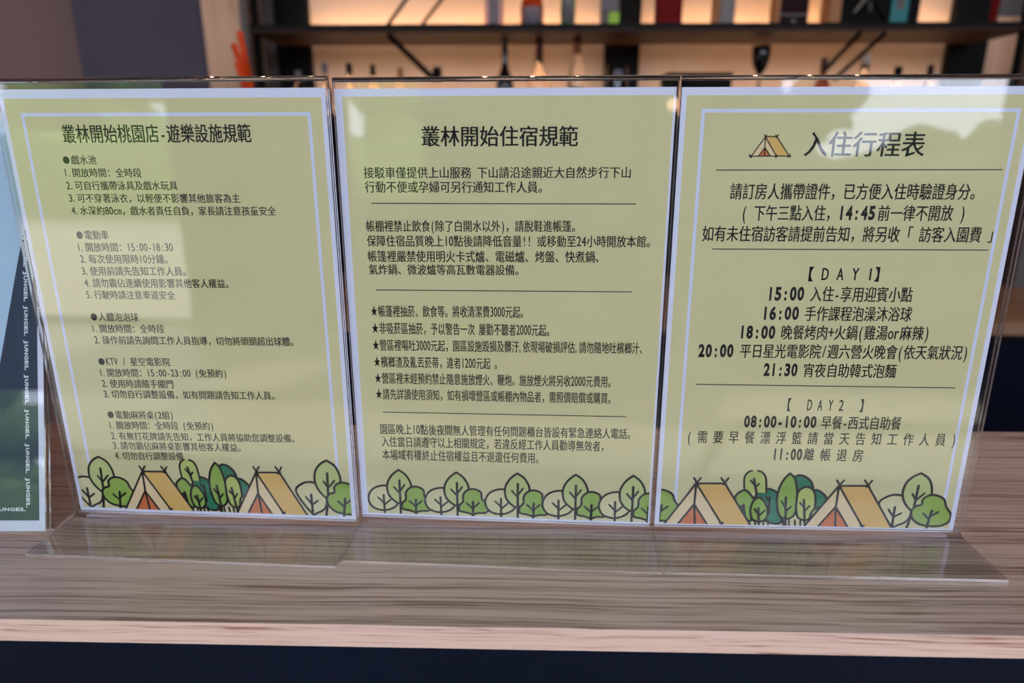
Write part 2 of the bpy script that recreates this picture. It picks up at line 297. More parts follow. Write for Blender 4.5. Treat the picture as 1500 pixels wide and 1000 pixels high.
OAK_DARK = wood('brown_oak', (.42, .24, .14), (.32, .17, .09), (.16, .08, .04), sx=2, sc=60, rough=.45)
PILLAR_WOOD = wood('pillar_oak', (.80, .475, .31), (.70, .40, .25), (.42, .24, .15), sx=2, sc=40, rough=.5, axis='z')
NAVY = plain('navy_laminate', (.003, .006, .018), rough=.4, vary=.2, scale=3, spec=.12)
BLACK = plain('black_steel', (.006, .005, .005), rough=.5, vary=.3, scale=20, spec=.12)
BLACKPAN = plain('black_panel', (.006, .006, .007), rough=.6, vary=.3, scale=6, spec=.12)
SLATEWALL = plain('slate_wall', (.085, .066, .094), rough=.75, vary=.3, scale=2.2, bump=.1)
BROWNWALL = plain('brown_plaster', (.25, .145, .135), rough=.8, vary=.25, scale=1.6, bump=.1)
PLASTER = plain('niche_plaster', (.64, .48, .385), rough=.8, vary=.12, scale=9, bump=.1)
SHELF = wood('walnut_shelf', (.06, .024, .013), (.042, .017, .009), (.02, .008, .004), sx=2, sc=80, rough=.55, spec=.2)
GREYPAN = plain('grey_panel', (.12, .10, .10), rough=.7, vary=.2, scale=5)
CEIL = plain('ceiling_paint', (.10, .10, .11), rough=.9, vary=.1, scale=1)
FLOORM = plain('floor_concrete', (.36, .33, .30), rough=.35, vary=.25, scale=1.5, bump=.05)
GRASS = plain('lawn', (.10, .20, .035), rough=.9, vary=.5, scale=1.3, bump=.3)
PAVE = plain('pale_paving', (.42, .38, .31), rough=.85, vary=.2, scale=.8, bump=.1)
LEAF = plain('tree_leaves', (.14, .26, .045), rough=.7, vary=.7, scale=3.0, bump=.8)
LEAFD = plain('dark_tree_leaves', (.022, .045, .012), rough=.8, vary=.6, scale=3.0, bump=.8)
BARK = plain('tree_bark', (.09, .06, .04), rough=.9, vary=.4, scale=12, bump=.6)
FRAMEM = plain('window_frame_metal', (.05, .05, .055), rough=.4, metal=.3, vary=.05)
PANE = sheet_glass('window_glass', (.97, .985, .98))

# ------------------------------------------------------------------ room shell
FL, CE, YF, YB, XL, XR = -1.10, 3.20, -4.0, 2.62, -5.0, 5.0
def struct(name, mb, mat, parent=None, bevel=0):
    o = mb.build(name, mat, parent, bevel)
    if parent is None: o['kind'] = 'structure'
    return o
struct('floor', MB().box(XL, XR, YF, YB, FL-.1, FL), FLOORM)
struct('ceiling', MB().box(XL-.1, XR+.1, YF-.2, YB+.1, CE, CE+.15), CEIL)
struct('wall_left', MB().box(XL-.12, XL, YF-.15, YB+.1, FL-.1, CE), BROWNWALL)
struct('wall_right', MB().box(XR, XR+.12, YF-.15, YB+.1, FL-.1, CE), BROWNWALL)
struct('wall_back', MB().box(XL, XR, YB, YB+.1, FL-.1, CE), BROWNWALL)
# glazed front wall behind the viewer (lower windows seen mirrored in the acrylic)
WINS = [(-4.75, -3.02, FL+.02, .93), (-1.72, -1.10, -.05, .93), (1.55, 3.12, .12, .93), (-2.9, 4.75, 1.02, 2.95)]  # last entry: unseen high window band, added to brighten the notices
fw = MB(); xs = [XL] + [v for w in WINS[:3] for v in w[:2]] + [XR]
for i in range(0, len(xs), 2): fw.box(xs[i], xs[i+1], YF-.12, YF, FL-.1, .93)
for x0, x1, z0, z1 in WINS[:3]: fw.box(x0, x1, YF-.12, YF, FL-.1, z0)
fw.box(XL, XR, YF-.12, YF, .93, 1.02); fw.box(XL, XR, YF-.12, YF, 2.95, CE)
fw.box(XL, -2.9, YF-.12, YF, 1.02, 2.95); fw.box(4.75, XR, YF-.12, YF, 1.02, 2.95)
struct('wall_front', fw, SLATEWALL)
for i, (x0, x1, z0, z1) in enumerate(WINS):  # the last window is the added high band
    t = .035; y0, y1 = YF-.09, YF-.03
    r = empty('window_%d' % (i+1), ((x0+x1)/2, YF-.06, z0)); r['kind'] = 'structure'
    cx = (x0+x1)/2
    fr = MB()
    a, b, h = x0-cx, x1-cx, z1-z0
    fr.box(a, a+t, -.03, .03, 0, h); fr.box(b-t, b, -.03, .03, 0, h)
    fr.box(a+t, b-t, -.03, .03, 0, t); fr.box(a+t, b-t, -.03, .03, h-t, h)
    n = max(1, round((b-a)/1.5))
    for k in range(1, n):
        xx = a+(b-a)*k/n; fr.box(xx-.02, xx+.02, -.03, .03, t, h-t)
    fr.build('frame', FRAMEM, r)
    for k in range(n):
        xa = a+(b-a)*k/n+.022; xb = a+(b-a)*(k+1)/n-.022
        MB().box(xa, xb, -.003, .003, t, h-t).build('pane', PANE, r)
    area('window_daylight', (cx, YF-.14, (z0+z1)/2), (cx, 0, (z0+z1)/2), x1-x0, h, 10, (1, 1, 1), portal=True)

# outdoors beyond the glazing
struct('trim_1', MB().box(-24, 14, -12.5, YF-.12, FL-.16, FL-.04), PAVE)
g = struct('trim_2', MB().box(-40, 40, -45, -12.5, FL-.2, FL-.06), GRASS)
def tree(x, y, h, r, leaf, label, n=14):
    t = empty('garden_tree', (x, y, FL-.06), 0, label, 'tree', 'garden trees outside the front windows')
    MB().lathe([(.16*r, 0), (.11*r, h*.25), (.08*r, h*.6)], 10).build('trunk', BARK, t)
    mb = MB()
    for k in range(n):
        a = random.random()*6.28; rr = random.random()*r*.6
        cx, cy, cz = math.cos(a)*rr, math.sin(a)*rr, h*(.20+.72*random.random())
        q = r*random.uniform(.34, .52)
        bm = bmesh.new(); bmesh.ops.create_icosphere(bm, subdivisions=3, radius=1)
        b = len(mb.v)
        for v in bm.verts:
            d = 1+.35*noise.noise(v.co*3.1+Vector((k*3.7, x, y)))+.22*noise.noise(v.co*9+Vector((k, y, x)))
            mb.v.append((cx+v.co.x*q*d, cy+v.co.y*q*d, cz+v.co.z*q*d*.85))
        for f in bm.faces: mb.face([b+v.index for v in f.verts], 0, True)
        bm.free()
    mb.build('crown', leaf, t)
for x, y, h, r, lf, lb in [
    (-18.2, -15.5, 4.6, 1.9, LEAF, 'light green tree at far left of the front row on the lawn'),
    (-13.4, -15.5, 4.4, 1.9, LEAF, 'light green tree second from left in the front row'),
    (-8.7, -15.3, 4.2, 1.8, LEAF, 'light green tree third from left in the front row'),
    (-4.4, -14.6, 4.4, 1.6, LEAF, 'light green tree seen through the narrow middle window'),
    (-16.0, -21, 6.4, 2.3, LEAF, 'tall tree at left of the rear row on the lawn'),
    (-10.6, -21, 6.2, 2.3, LEAF, 'tall tree in the middle of the rear row'),
    (-5.4, -21, 6.0, 2.2, LEAF, 'tall tree at right of the rear row'),
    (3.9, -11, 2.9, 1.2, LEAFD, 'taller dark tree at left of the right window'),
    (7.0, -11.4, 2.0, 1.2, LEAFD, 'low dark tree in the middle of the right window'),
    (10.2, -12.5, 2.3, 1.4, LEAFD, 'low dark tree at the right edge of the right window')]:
    tree(x, y, h, r, lf, lb)

def hedge(x0, x1, y, h, d, mat, label):
    bm = bmesh.new(); nx, nz = int((x1-x0)/.22), 9; mb = MB()
    ring = [(-d/2, 0), (-d/2, h*.3), (-d/2, h*.6), (-d/2, h*.88), (-d*.3, h), (d*.3, h), (d/2, h*.88), (d/2, h*.5), (d/2, 0)]
    for i in range(nx+1):
        for j, (yy, zz) in enumerate(ring):
            x = x0+(x1-x0)*i/nx; q = noise.noise(Vector((x*1.7, yy*2+y, zz*2)))*.22 + noise.noise(Vector((x*5, yy*5, zz*5)))*.10
            mb.v.append((x-x0, yy*(1+q), zz*(1+q*.7)))
    n = len(ring)
    for i in range(nx):
        for j in range(n-1): mb.face((i*n+j, (i+1)*n+j, (i+1)*n+j+1, i*n+j+1), 0, True)
    mb.face(range(n)); mb.face([nx*n+j for j in range(n)][::-1])
    o = mb.build('hedge', mat, loc=(x0, y, FL-.06)); tag(o, label, 'hedge'); bm.free()
hedge(-23, -1.5, -12.9, 1.75, .8, LEAF, 'long light green hedge at the edge of the left lawn')
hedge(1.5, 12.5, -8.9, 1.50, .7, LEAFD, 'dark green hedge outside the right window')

# ------------------------------------------------------------------ front bar: oak ledge on a navy cabinet
CY0, CY1, CT = .3255, .6155, .0155
led = MB().box(-1.7, 1.7, CY0, CY1, -CT, 0, mats=[0, 0, 1, 1, 0, 1]).build('bar_ledge', [OAK_TOP, OAK_EDGE], bevel=.0006)
tag(led, 'pale oak bar top with pinkish edge band carrying the acrylic notices', 'worktop')
cab = empty('bar_cabinet', (0, 0, FL), 0, 'dark navy bar front under the oak ledge', 'cabinet')
MB().box(-1.68, 1.68, CY0+.012, CY1-.02, .08, -CT-FL-.0003).build('body', NAVY, cab)
MB().box(-1.66, 1.66, CY0+.04, CY1-.04, .0, .08).build('plinth', BLACKPAN, cab)

# ------------------------------------------------------------------ print machinery
GL = {}
def load_glyphs():
    need = set((c, False) for r in TEXT if r[1] != 'b' for c in r[2])
    need |= set((c, True) for r in TEXT if r[1] == 'b' for c in r[2])
    need |= set((c, False) for c in '國') | set((c, True) for c in 'JUNGELO')
    need = [n for n in need if n[0] not in ' \u3000']
    tmp = []
    for c, b in need:
        cu = bpy.data.curves.new('glyph', 'FONT'); cu.body = c; cu.resolution_u = 3
        cu.fill_mode = 'FRONT'; cu.offset = .045 if b else 0.0
        o = bpy.data.objects.new('glyph', cu); COL.objects.link(o); tmp.append((c, b, o))
    dg = bpy.context.evaluated_depsgraph_get()
    for c, b, o in tmp:
        me = bpy.data.meshes.new_from_object(o.evaluated_get(dg))
        vs = [(v.co.x, v.co.y) for v in me.vertices]; fs = [tuple(p.vertices) for p in me.polygons]
        GL[(c, b)] = (vs, fs, min(v[0] for v in vs), max(v[0] for v in vs), min(v[1] for v in vs), max(v[1] for v in vs))
        bpy.data.meshes.remove(me)
    for c, b, o in tmp:
        cu = o.data; bpy.data.objects.remove(o); bpy.data.curves.remove(cu)
load_glyphs()
REF = GL[('國', False)]; RH = REF[5]-REF[4]; RC = (REF[5]+REF[4])/2
DIG = GL[('0', True)]; DH = DIG[5]-DIG[4]; DC = (DIG[5]+DIG[4])/2
CAP = .72

def line_verts(text, bold):
    """own type setting: full-width characters advance 1, ASCII advance one half"""
    vs, fs = [], []; pen = 0.0
    for c in text:
        half = ord(c) < 256
        adv = .5 if half else 1.0
        if c == '\u3000': adv = 1.0
        if c not in ' \u3000':
            gv, gf, x0, x1, y0, y1 = GL[(c, bold)]
            b = len(vs)
            if half:
                kx = min(1.0, .43/(x1-x0)) if not bold else min(.9, .44/(x1-x0))
                if c in '1:.,-!|/()' and not bold: kx = min(.85, kx*1.0)
                if bold and c in '1:-': kx = .75
                w = (x1-x0)*kx; off = pen+(adv-w)/2
                if c in '.,' and not bold: off = pen+.06
                vs += [(off+(x-x0)*kx, y*(1.12 if not bold else 1)) for x, y in gv]
            else:
                vs += [(pen+x, y) for x, y in gv]
            fs += [tuple(b+i for i in f) for f in gf]
            if not bold:      # a slightly heavier weight: the same outline laid a hair up-right
                e = len(vs)-b
                base_v = vs[b:b+e]
                for q, (dx, dy) in enumerate(((.020, .012), (.036, 0))):
                    vs += [(x+dx, y+dy) for x, y in base_v]
                    fs += [tuple(b+(q+1)*e+i for i in f) for f in gf]
        pen += adv
    return vs, fs

def text_mesh(name, text, bold, xl, yl, xr, yr, h, mat, parent, layer):
    vs, fs = line_verts(text, bold)
    x0 = min(v[0] for v in vs); x1 = max(v[0] for v in vs)
    L = math.hypot(xr-xl, yr-yl); ca, sa = (xr-xl)/L, (yr-yl)/L
    kx = L/(x1-x0); ky = h/(DH if bold else RH); yc = DC if bold else RC
    out = []
    for x, y in vs:
        u = (x-x0)*kx; w = (y-yc)*ky
        out.append(((xl+u*ca-w*sa)/1000, -layer, (yl+u*sa+w*ca)/1000))
    me = bpy.data.meshes.new(name); me.from_pydata(out, [], fs); me.materials.append(mat)
    o = bpy.data.objects.new(name, me); COL.objects.link(o); o.parent = parent
    return o

def smooth_closed(pts, n=6):
    P = pts; m_ = len(P); out = []
    for i in range(m_):
        p0, p1, p2, p3 = P[i-1], P[i], P[(i+1) % m_], P[(i+2) % m_]
        if p1 == p2: continue
        for k in range(n):
            t = k/n
            out.append(tuple(.5*((2*p1[j])+(-p0[j]+p2[j])*t+(2*p0[j]-5*p1[j]+4*p2[j]-p3[j])*t*t+(-p0[j]+3*p1[j]-3*p2[j]+p3[j])*t**3) for j in (0, 1)))
    return out
def smooth_open(pts, n=6):
    P = [pts[0]]+list(pts)+[pts[-1]]; out = []
    for i in range(1, len(P)-2):
        p0, p1, p2, p3 = P[i-1], P[i], P[i+1], P[i+2]
        for k in range(n):
            t = k/n
            out.append(tuple(.5*((2*p1[j])+(-p0[j]+p2[j])*t+(2*p0[j]-5*p1[j]+4*p2[j]-p3[j])*t*t+(-p0[j]+3*p1[j]-3*p2[j]+p3[j])*t**3) for j in (0, 1)))
    out.append(tuple(pts[-1])); return out

class Print:
    """flat printed shapes on a sheet, millimetres, clipped to the printed field"""
    def __init__(s, clip): s.clip = clip; s.polys = []
    def clip_poly(s, pts):
        x0, x1, z0, z1 = s.clip
        for ax, lim, sg in ((0, x0, 1), (0, x1, -1), (1, z0, 1), (1, z1, -1)):
            out = []
            for i in range(len(pts)):
                a, b = pts[i-1], pts[i]
                ia, ib = (a[ax]-lim)*sg >= 0, (b[ax]-lim)*sg >= 0
                if ia != ib:
                    t = (lim-a[ax])/(b[ax]-a[ax]); out.append((a[0]+(b[0]-a[0])*t, a[1]+(b[1]-a[1])*t))
                if ib: out.append(b)
            pts = out
            if len(pts) < 3: return []
        return pts
    def fill(s, pts, mat, lay):
        # ear clipping through mathutils, then clip triangles
        from mathutils.geometry import tessellate_polygon
        for tri in tessellate_polygon([[Vector((p[0], p[1], 0)) for p in pts]]):
            q = s.clip_poly([pts[i] for i in tri])
            if q: s.polys.append((q, mat, lay))
    def stroke(s, pts, w, mat, lay, closed=False):
        r = w/2; n = len(pts)
        rng = range(n) if closed else range(n-1)
        for i in rng:
            a, b = pts[i], pts[(i+1) % n]
            L = math.hypot(b[0]-a[0], b[1]-a[1])
            if L < 1e-6: continue
            nx, ny = -(b[1]-a[1])/L*r, (b[0]-a[0])/L*r
            q = s.clip_poly([(a[0]+nx, a[1]+ny), (a[0]-nx, a[1]-ny), (b[0]-nx, b[1]-ny), (b[0]+nx, b[1]+ny)])
            if q: s.polys.append((q, mat, lay))
        for p in pts:
            q = s.clip_poly([(p[0]+r*math.cos(t*math.pi/4), p[1]+r*math.sin(t*math.pi/4)) for t in range(8)])
            if q: s.polys.append((q, mat, lay))
    def ops(s, ops, tf=lambda p: p, wk=1.0, outline=1.7):
        nf = 0
        for k, a, pts in ops:
            pts = [tf(p) for p in pts]
            if k == 'blob':
                c = smooth_closed(pts); s.fill(c, a, 0); s.stroke(c, outline*wk, 'black', 1, True)
            elif k == 'fill': s.fill(pts, a, nf*.3); nf += 1
            elif k == 'curve': s.stroke(smooth_open(pts), a*wk, 'black', 1)
            elif k == 'line': s.stroke(pts, a*wk, 'black', 1)
        return s
    def build(s, name, parent, base, label=None):
        if not s.polys: return None
        mats = sorted(set(p[1] for p in s.polys)); v = []; f = []; mi = []
        for q, mt, lay in s.polys:
            b = len(v); v += [(x/1000, -(base+lay*LS), z/1000) for x, z in q]
            f.append(tuple(range(b, b+len(q)))); mi.append(mats.index(mt))
        me = bpy.data.meshes.new(name); me.from_pydata(v, [], f)
        for mt in mats: me.materials.append(INK[mt])
        me.polygons.foreach_set('material_index', mi)
        o = bpy.data.objects.new(name, me); COL.objects.link(o); o.parent = parent
        if label: o['label'] = label
        return o
LS = .000012

# ------------------------------------------------------------------ acrylic sign holders and their notices
def strip(pts, th, x0, x1, edge_mi=1, cap0=True, cap1=True):
    """bent sheet: centre line of (y, z) points, thickness th, from x0 to x1"""
    mb = MB(); n = len(pts); nor = []
    for i in range(n):
        a = Vector(pts[max(0, i-1)]); b = Vector(pts[min(n-1, i+1)]); d = (b-a).normalized(); nor.append(Vector((-d.y, d.x)))
    for x in (x0, x1):
        for sgn in (-1, 1):
            for i in range(n):
                q = Vector(pts[i])+nor[i]*sgn*th/2; mb.v.append((x, q.x, q.y))
    def I(xi, si, i): return (xi*2+si)*n+i
    for i in range(n-1):
        sm = math.hypot(pts[i+1][0]-pts[i][0], pts[i+1][1]-pts[i][1]) < .003
        mb.face((I(0, 0, i), I(1, 0, i), I(1, 0, i+1), I(0, 0, i+1)), 0, sm)
        mb.face((I(0, 1, i), I(0, 1, i+1), I(1, 1, i+1), I(1, 1, i)), 0, sm)
        mb.face((I(0, 0, i), I(0, 0, i+1), I(0, 1, i+1), I(0, 1, i)), edge_mi)
        mb.face((I(1, 0, i), I(1, 1, i), I(1, 1, i+1), I(1, 0, i+1)), edge_mi)
    if cap0: mb.face((I(0, 0, 0), I(0, 1, 0), I(1, 1, 0), I(1, 0, 0)), edge_mi)
    if cap1: mb.face((I(0, 0, n-1), I(1, 0, n-1), I(1, 1, n-1), I(0, 1, n-1)), edge_mi)
    return mb

def holder(loc, yaw, lean, aL, aR, label, foot=.052, H=.3010, gap=.0018):
    r = empty('acrylic_sign_holder', (loc[0], loc[1], 0), yaw, label, 'sign holder', 'L shaped acrylic sign holders on the bar')
    Z0 = .004; cl, sl = math.cos(lean), math.sin(lean)
    def T(d, b): return (b*sl+d*cl, Z0+b*cl-d*sl)
    def arc(c, rad, a0, a1, n): return [(c[0]+rad*math.cos(a0+(a1-a0)*k/n), c[1]+rad*math.sin(a0+(a1-a0)*k/n)) for k in range(n+1)]
    th = .002
    # foot runs forward under the sheet and turns up into the back panel
    yb, zb = T(gap, .005)
    R = zb-.0013
    cx = yb-R
    bend = [(cx+R*math.sin(t), .0013+R-R*math.cos(t)) for t in [math.pi/2*k/6*(1-lean/1.6) for k in range(7)]]
    bend[-1] = (yb, zb)
    strip([(-foot, .0013), (cx-.004, .0013)]+bend, th, aL, aR, cap1=False).build('foot', [ACRYL, EDGE], r)
    strip([T(gap, .005), T(gap, H)], th, aL, aR, cap0=False, cap1=False).build('back_panel', [ACRYL, EDGE], r)
    strip([T(-gap, H), T(-gap, .0022)], th, aL, aR, cap0=False).build('front_panel', [ACRYL, EDGE], r)
    fold = [T(d, b) for d, b in arc((0, H), gap, 0, math.pi, 10)]
    strip(fold, th, aL, aR, edge_mi=0).build('top_bend', [FOLD], r)
    return r

def notice(loc, yaw, lean, label, cat='notice', w=.210, h=.297):
    r = empty('printed_notice', (loc[0], loc[1], .004), 0, label, cat, 'printed sheets in acrylic holders')
    r.rotation_euler = (-lean, 0, yaw)
    MB().box(-w/2, w/2, -.00008, .00008, 0, h).build('sheet', PAPER, r)
    return r

SIGNS = [((-.2291, .4351), -.0419, 0.0, -.108, .1065), ((-.0165, .4334), -.0415, .0074, -.1053, .1063), ((.1969, .4282), -.0135, .0118, -.1062, .1102)]
HL = ['clear acrylic holder at left, with the many-bulleted facilities notice', 'clear acrylic holder in the middle, with the tree-bordered lodging rules',
      'clear acrylic holder at right, with the check-in timetable']
NL = ['yellow notice with five dotted sections listing leisure facility rules', 'yellow notice with six starred lines and a row of trees, no pale frame line',
      'yellow timetable notice with small tent drawing beside its heading']
FIELD = [(-102.2, 102.0, 4.0, 291.5), (-100.3, 103.5, 3.4, 292.5), (-101.8, 101.8, 2.8, 292.4)]
B0 = .00012
sheets = []
for i, (loc, yaw, lean, aL, aR) in enumerate(SIGNS):
    holder(loc, yaw, lean, aL, aR, HL[i])
    r = notice(loc, yaw, lean, NL[i]); sheets.append(r)
    x0, x1, z0, z1 = FIELD[i]
    p = Print(FIELD[i]); p.fill([(x0, z0), (x1, z0), (x1, z1), (x0, z1)], 'field_yellow', 0); p.build('yellow_field', r, B0)
for i, rect in ((0, (-92.6, 94.8, 283.0)), (2, (-92.3, 96.6, 284.6))):
    a, b, t = rect; p = Print(FIELD[i]); w = 2.1
    for q in ([(a, t), (b, t), (b, t-w), (a, t-w)], [(a, t-w), (a+w, t-w), (a+w, 4), (a, 4)], [(b-w, t-w), (b, t-w), (b, 4), (b-w, 4)]):
        p.fill(q, 'frame', 0)
    p.build('frame_line', sheets[i], B0+LS)
names = {'heading': 'heading', 't': 'text_line', 'b': 'time_numerals'}
for i, kind, text, xl, yl, xr, yr, h in TEXT:
    text_mesh(names[kind], text, kind == 'b', xl, yl, xr, yr, h, INK['black'], sheets[i], B0+LS*3)
for i, xa, ya, xb, yb in DIVIDERS:
    Print(FIELD[i]).ops([('line', .62, [(xa, ya), (xb, yb)])]).build('divider_line', sheets[i], B0+LS*3)

# illustrations: (sheet, ops, transform)
def put(i, name, ops, tf=lambda p: p, lay=0, wk=1.0, label=None):
    return Print(FIELD[i]).ops(ops, tf, wk).build(name, sheets[i], B0+LS*(4+lay*2), label)
TA = lambda p: (p[0]-99.0-(.0), p[1]-.1)
def scene_art(i, X, XR_, left_shift, left_parts, Y):
    # X maps the tents and the thicket, XR_ the tree group at the right
    L = lambda p: XR_((p[0]+left_shift, p[1]))
    order = 0
    for nm, ops in left_parts:
        put(i, nm, ops, lambda p: Y(L(p)), order); order += 1
    for c in CLUSTER:
        put(i, 'tree_print', c, lambda p: Y(X(p)), order); order += 1
    put(i, 'trunk_lines', TRUNK_BARS, lambda p: Y(X(p)), order); order += 1
    put(i, 'tree_print', ROUND_TREE, lambda p: Y(XR_(p)), order); order += 1
    put(i, 'tree_print', LEAF_TREE, lambda p: Y(XR_(p)), order); order += 1
    put(i, 'tree_print', LOBE_TREE, lambda p: Y(XR_(p)), order); order += 1
    put(i, 'tent_print', TENT, lambda p: Y(X(p)), order); order += 1
    put(i, 'tent_print', TENT, lambda p: Y(X(TA(p))), order)
scene_art(2, lambda p: p, lambda p: p, -188.5, [('tree_print', LOBE_TREE)], lambda p: p)
scene_art(0, lambda p: (-51.9+.864*(p[0]+77.9), p[1]), lambda p: (33.6+.965*(p[0]-21.1), p[1]),
          -176.0, [('tree_print', ROUND_TREE), ('tree_print', LEAF_TREE), ('tree_print', LOBE_TREE)],
          lambda p: (p[0], 2.6+(p[1]-1.5)*(1.04 if p[0] > 30 else .98)))
put(2, 'tent_icon', ICON, wk=1.0)
for k, (dx, dy) in enumerate([(0, 0), (42.0, -.6), (86.0, .2), (127.5, .6), (167.9, 1.2)]):
    tf = lambda p, dx=dx, dy=dy: (p[0]+dx, p[1]+dy*(p[1]/40))
    put(1, 'tree_print', ROUND_MOTIF, tf, k*3, .95)
    put(1, 'tree_print', LEAF_MOTIF, tf, k*3+1, .95)
    put(1, 'tree_print', LOBE_MOTIF, tf, k*3+2, .95)

# ------------------------------------------------------------------ leaning flyer in its own holder at far left
FLY = ((-.3418-.105, .4125), .03, .265)
fl_yaw, fl_lean = FLY[1], FLY[2]
floc = (-.3418-.105*math.cos(fl_yaw), .4125-.105*math.sin(fl_yaw))
hr = empty('acrylic_sign_holder', (floc[0], floc[1], 0), fl_yaw, 'clear leaning holder at the far left edge, holding the dark flyer', 'sign holder', 'L shaped acrylic sign holders on the bar')
def TF(d, b): return (b*math.sin(fl_lean)+d*math.cos(fl_lean), .004+b*math.cos(fl_lean)-d*math.sin(fl_lean))
strip([TF(-.0022, .0), TF(-.0022, .301)], .0016, -.1075, .1065).build('front_panel', [ACRYL, EDGE], hr)
strip([TF(.0022, .0), TF(.0022, .301)], .0016, -.1075, .1065).build('back_panel', [ACRYL, EDGE], hr)
strip([(.110, .0012), (.006, .0012)], .002, -.1075, .1065).build('foot', [ACRYL, EDGE], hr)
strip([(.050, .036), (.066, .20)], .002, -.1075, .1085).build('back_strut', [ACRYL, EDGE], hr)
fr_ = notice(floc, fl_yaw, fl_lean, 'dark slate flyer with white margin and repeated vertical lettering, cut by left frame edge', 'flyer')
CLIP = (-100.5, 100.4, 7.6, 290)
p = Print(CLIP); p.fill([(CLIP[0], CLIP[2]), (CLIP[1], CLIP[2]), (CLIP[1], CLIP[3]), (CLIP[0], CLIP[3])], 'slate', 0); p.build('slate_field', fr_, B0)
p = Print(CLIP); p.fill([(-100.5, 290), (98, 290), (98, 245), (87, 190), (74, 120), (60, 60), (40, 8.5), (-100.5, 8.5)], 'pale_blue', 0); p.build('pale_blue_field', fr_, B0+LS, 'pale blue upper area of the flyer')  # pale blue area over the slate, left of a slanting line
# vertical lettering reading downwards
vs, fs = line_verts('JUNGEL', True)
vx0 = min(v[0] for v in vs); vx1 = max(v[0] for v in vs)
def vlet(cx, ztop, length, hgt, vertical=True):
    out = []
    for x, y in vs:
        u = (x-vx0)/(vx1-vx0)*length; w = (y-DC)/DH*hgt
        out.append(((cx+w)/1000, -(B0+LS*3), (ztop-u)/1000) if vertical else ((cx+u)/1000, -(B0+LS*3), (ztop+w)/1000))
    me = bpy.data.meshes.new('lettering'); me.from_pydata(out, [], fs); me.materials.append(INK['text_grey'])
    o = bpy.data.objects.new('lettering', me); COL.objects.link(o); o.parent = fr_
for k in range(11): vlet(92.6, 16.4+24.4*(k+1)-2.6, 21.4, 2.7)
for k in range(7): vlet(91-25.2*(k+1)+2.7, 15.6, 22.5, 2.6, False)

# ------------------------------------------------------------------ back bar
YS0, YS1, YW = 2.17, 2.50, 2.50
o = MB().box(-1.00, 1.70, 1.80, YW, -.226, -.19).build('back_counter_top', OAK_DARK, bevel=.002); tag(o, 'brown wooden worktop of the back counter, seen low at right', 'worktop')
bc = empty('back_cabinet', (.35, 2.15, FL), 0, 'black cabinet under the back counter', 'cabinet')
MB().box(-1.32, 1.32, -.32, .33, 0, -.2265-FL).build('body', BLACKPAN, bc)
for k in range(4): MB().box(-1.3+.655*k, -1.3+.655*k+.645, -.338, -.3205, .08, -.25-FL).build('door', NAVY, bc, .002)
struct('wall_1_backsplash', MB().box(-1.0, 1.70, YW, YB-.001, -.19, .36), BLACKPAN)
struct('wall_2_niche', MB().box(-.76, 1.41, YW, YB-.001, .36, CE), PLASTER)
struct('trim_3', MB().box(-.87, -.755, YW-.03, YB-.001, .36, CE), BLACKPAN)
struct('trim_4', MB().box(.256, .373, YW-.03, YW-.0005, .36, CE), BLACKPAN)
struct('trim_5', MB().box(1.41, 1.535, YW-.03, YB-.001, .36, CE), BLACKPAN)
struct('trim_6', MB().box(1.535, 1.66, YW-.01, YB-.001, .36, .69), PILLAR_WOOD)
struct('trim_7', MB().box(1.535, 1.66, YW-.01, YB-.001, .69, CE), GREYPAN)
struct('trim_8', MB().box(-.935, -.87, YW-.02, YB-.001, .36, CE), GREYPAN)
struct('trim_9', MB().box(-.99, -.875, 2.19, 2.30, FL, CE), PILLAR_WOOD)
struct('wall_3_slate', MB().box(-1.43, -.99, 2.26, YB-.001, FL, CE), SLATEWALL)
struct('trim_10', MB().box(1.66, 2.6, 2.30, YB-.001, FL, CE), GREYPAN)
struct('trim_11', MB().box(-.875, -.855, 2.19, 2.32, FL, CE), GREYPAN)

rack = empty('bar_rack', (.3, 2.2, -.19), 0, 'black steel shelving frame of the lit back bar', 'shelf')
def R_(x, y, z): return (x-.3, y-2.2, z+.19)
def rbar(name, p, q, r): return MB().bar(R_(*p), R_(*q), r, square=True).build(name, BLACK, rack)
rbar('post', (-.833, 2.2, -.19), (-.833, 2.2, 2.0), .013)
rbar('post', (1.462, 2.2, -.19), (1.462, 2.2, 2.0), .014)
MB().box(-.84-.3, 1.47-.3, YS0-2.2, 2.435-2.2, .600+.19, .614+.19).build('shelf_board', SHELF, rack, .001)
MB().box(-.84-.3, 1.47-.3, YS0-.006-2.2, YS0-.0005-2.2, .611+.19, .622+.19).build('shelf_lip', BLACK, rack)
MB().box(-.84-.3, 1.47-.3, YS0-2.2, 2.435-2.2, .356+.19, .370+.19).build('shelf_board', SHELF, rack, .001)
rbar('brace', (-.438, 2.2, .616), (-.10, 2.2, 1.02), .006)
rbar('brace', (-.40, 2.42, .616), (-.04, 2.42, 1.02), .006)
rbar('brace', (-.43, 2.2, .598), (-.295, 2.2, .472), .009)
MB().lathe([(.013, -.02), (.015, 0), (.013, .02)], 14).build('bolt', BLACK, rack, loc=R_(-.285, 2.2, .487))
rbar('brace', (.94, 2.2, .78), (1.062, 2.2, .616), .006)
rbar('brace', (.986, 2.2, .598), (.895, 2.2, .496), .007)
rbar('brace', (1.06, 2.2, .598), (.925, 2.2, .468), .007)
rbar('side_rail', (1.462, 2.2, .615), (1.475, 1.55, .615), .008)

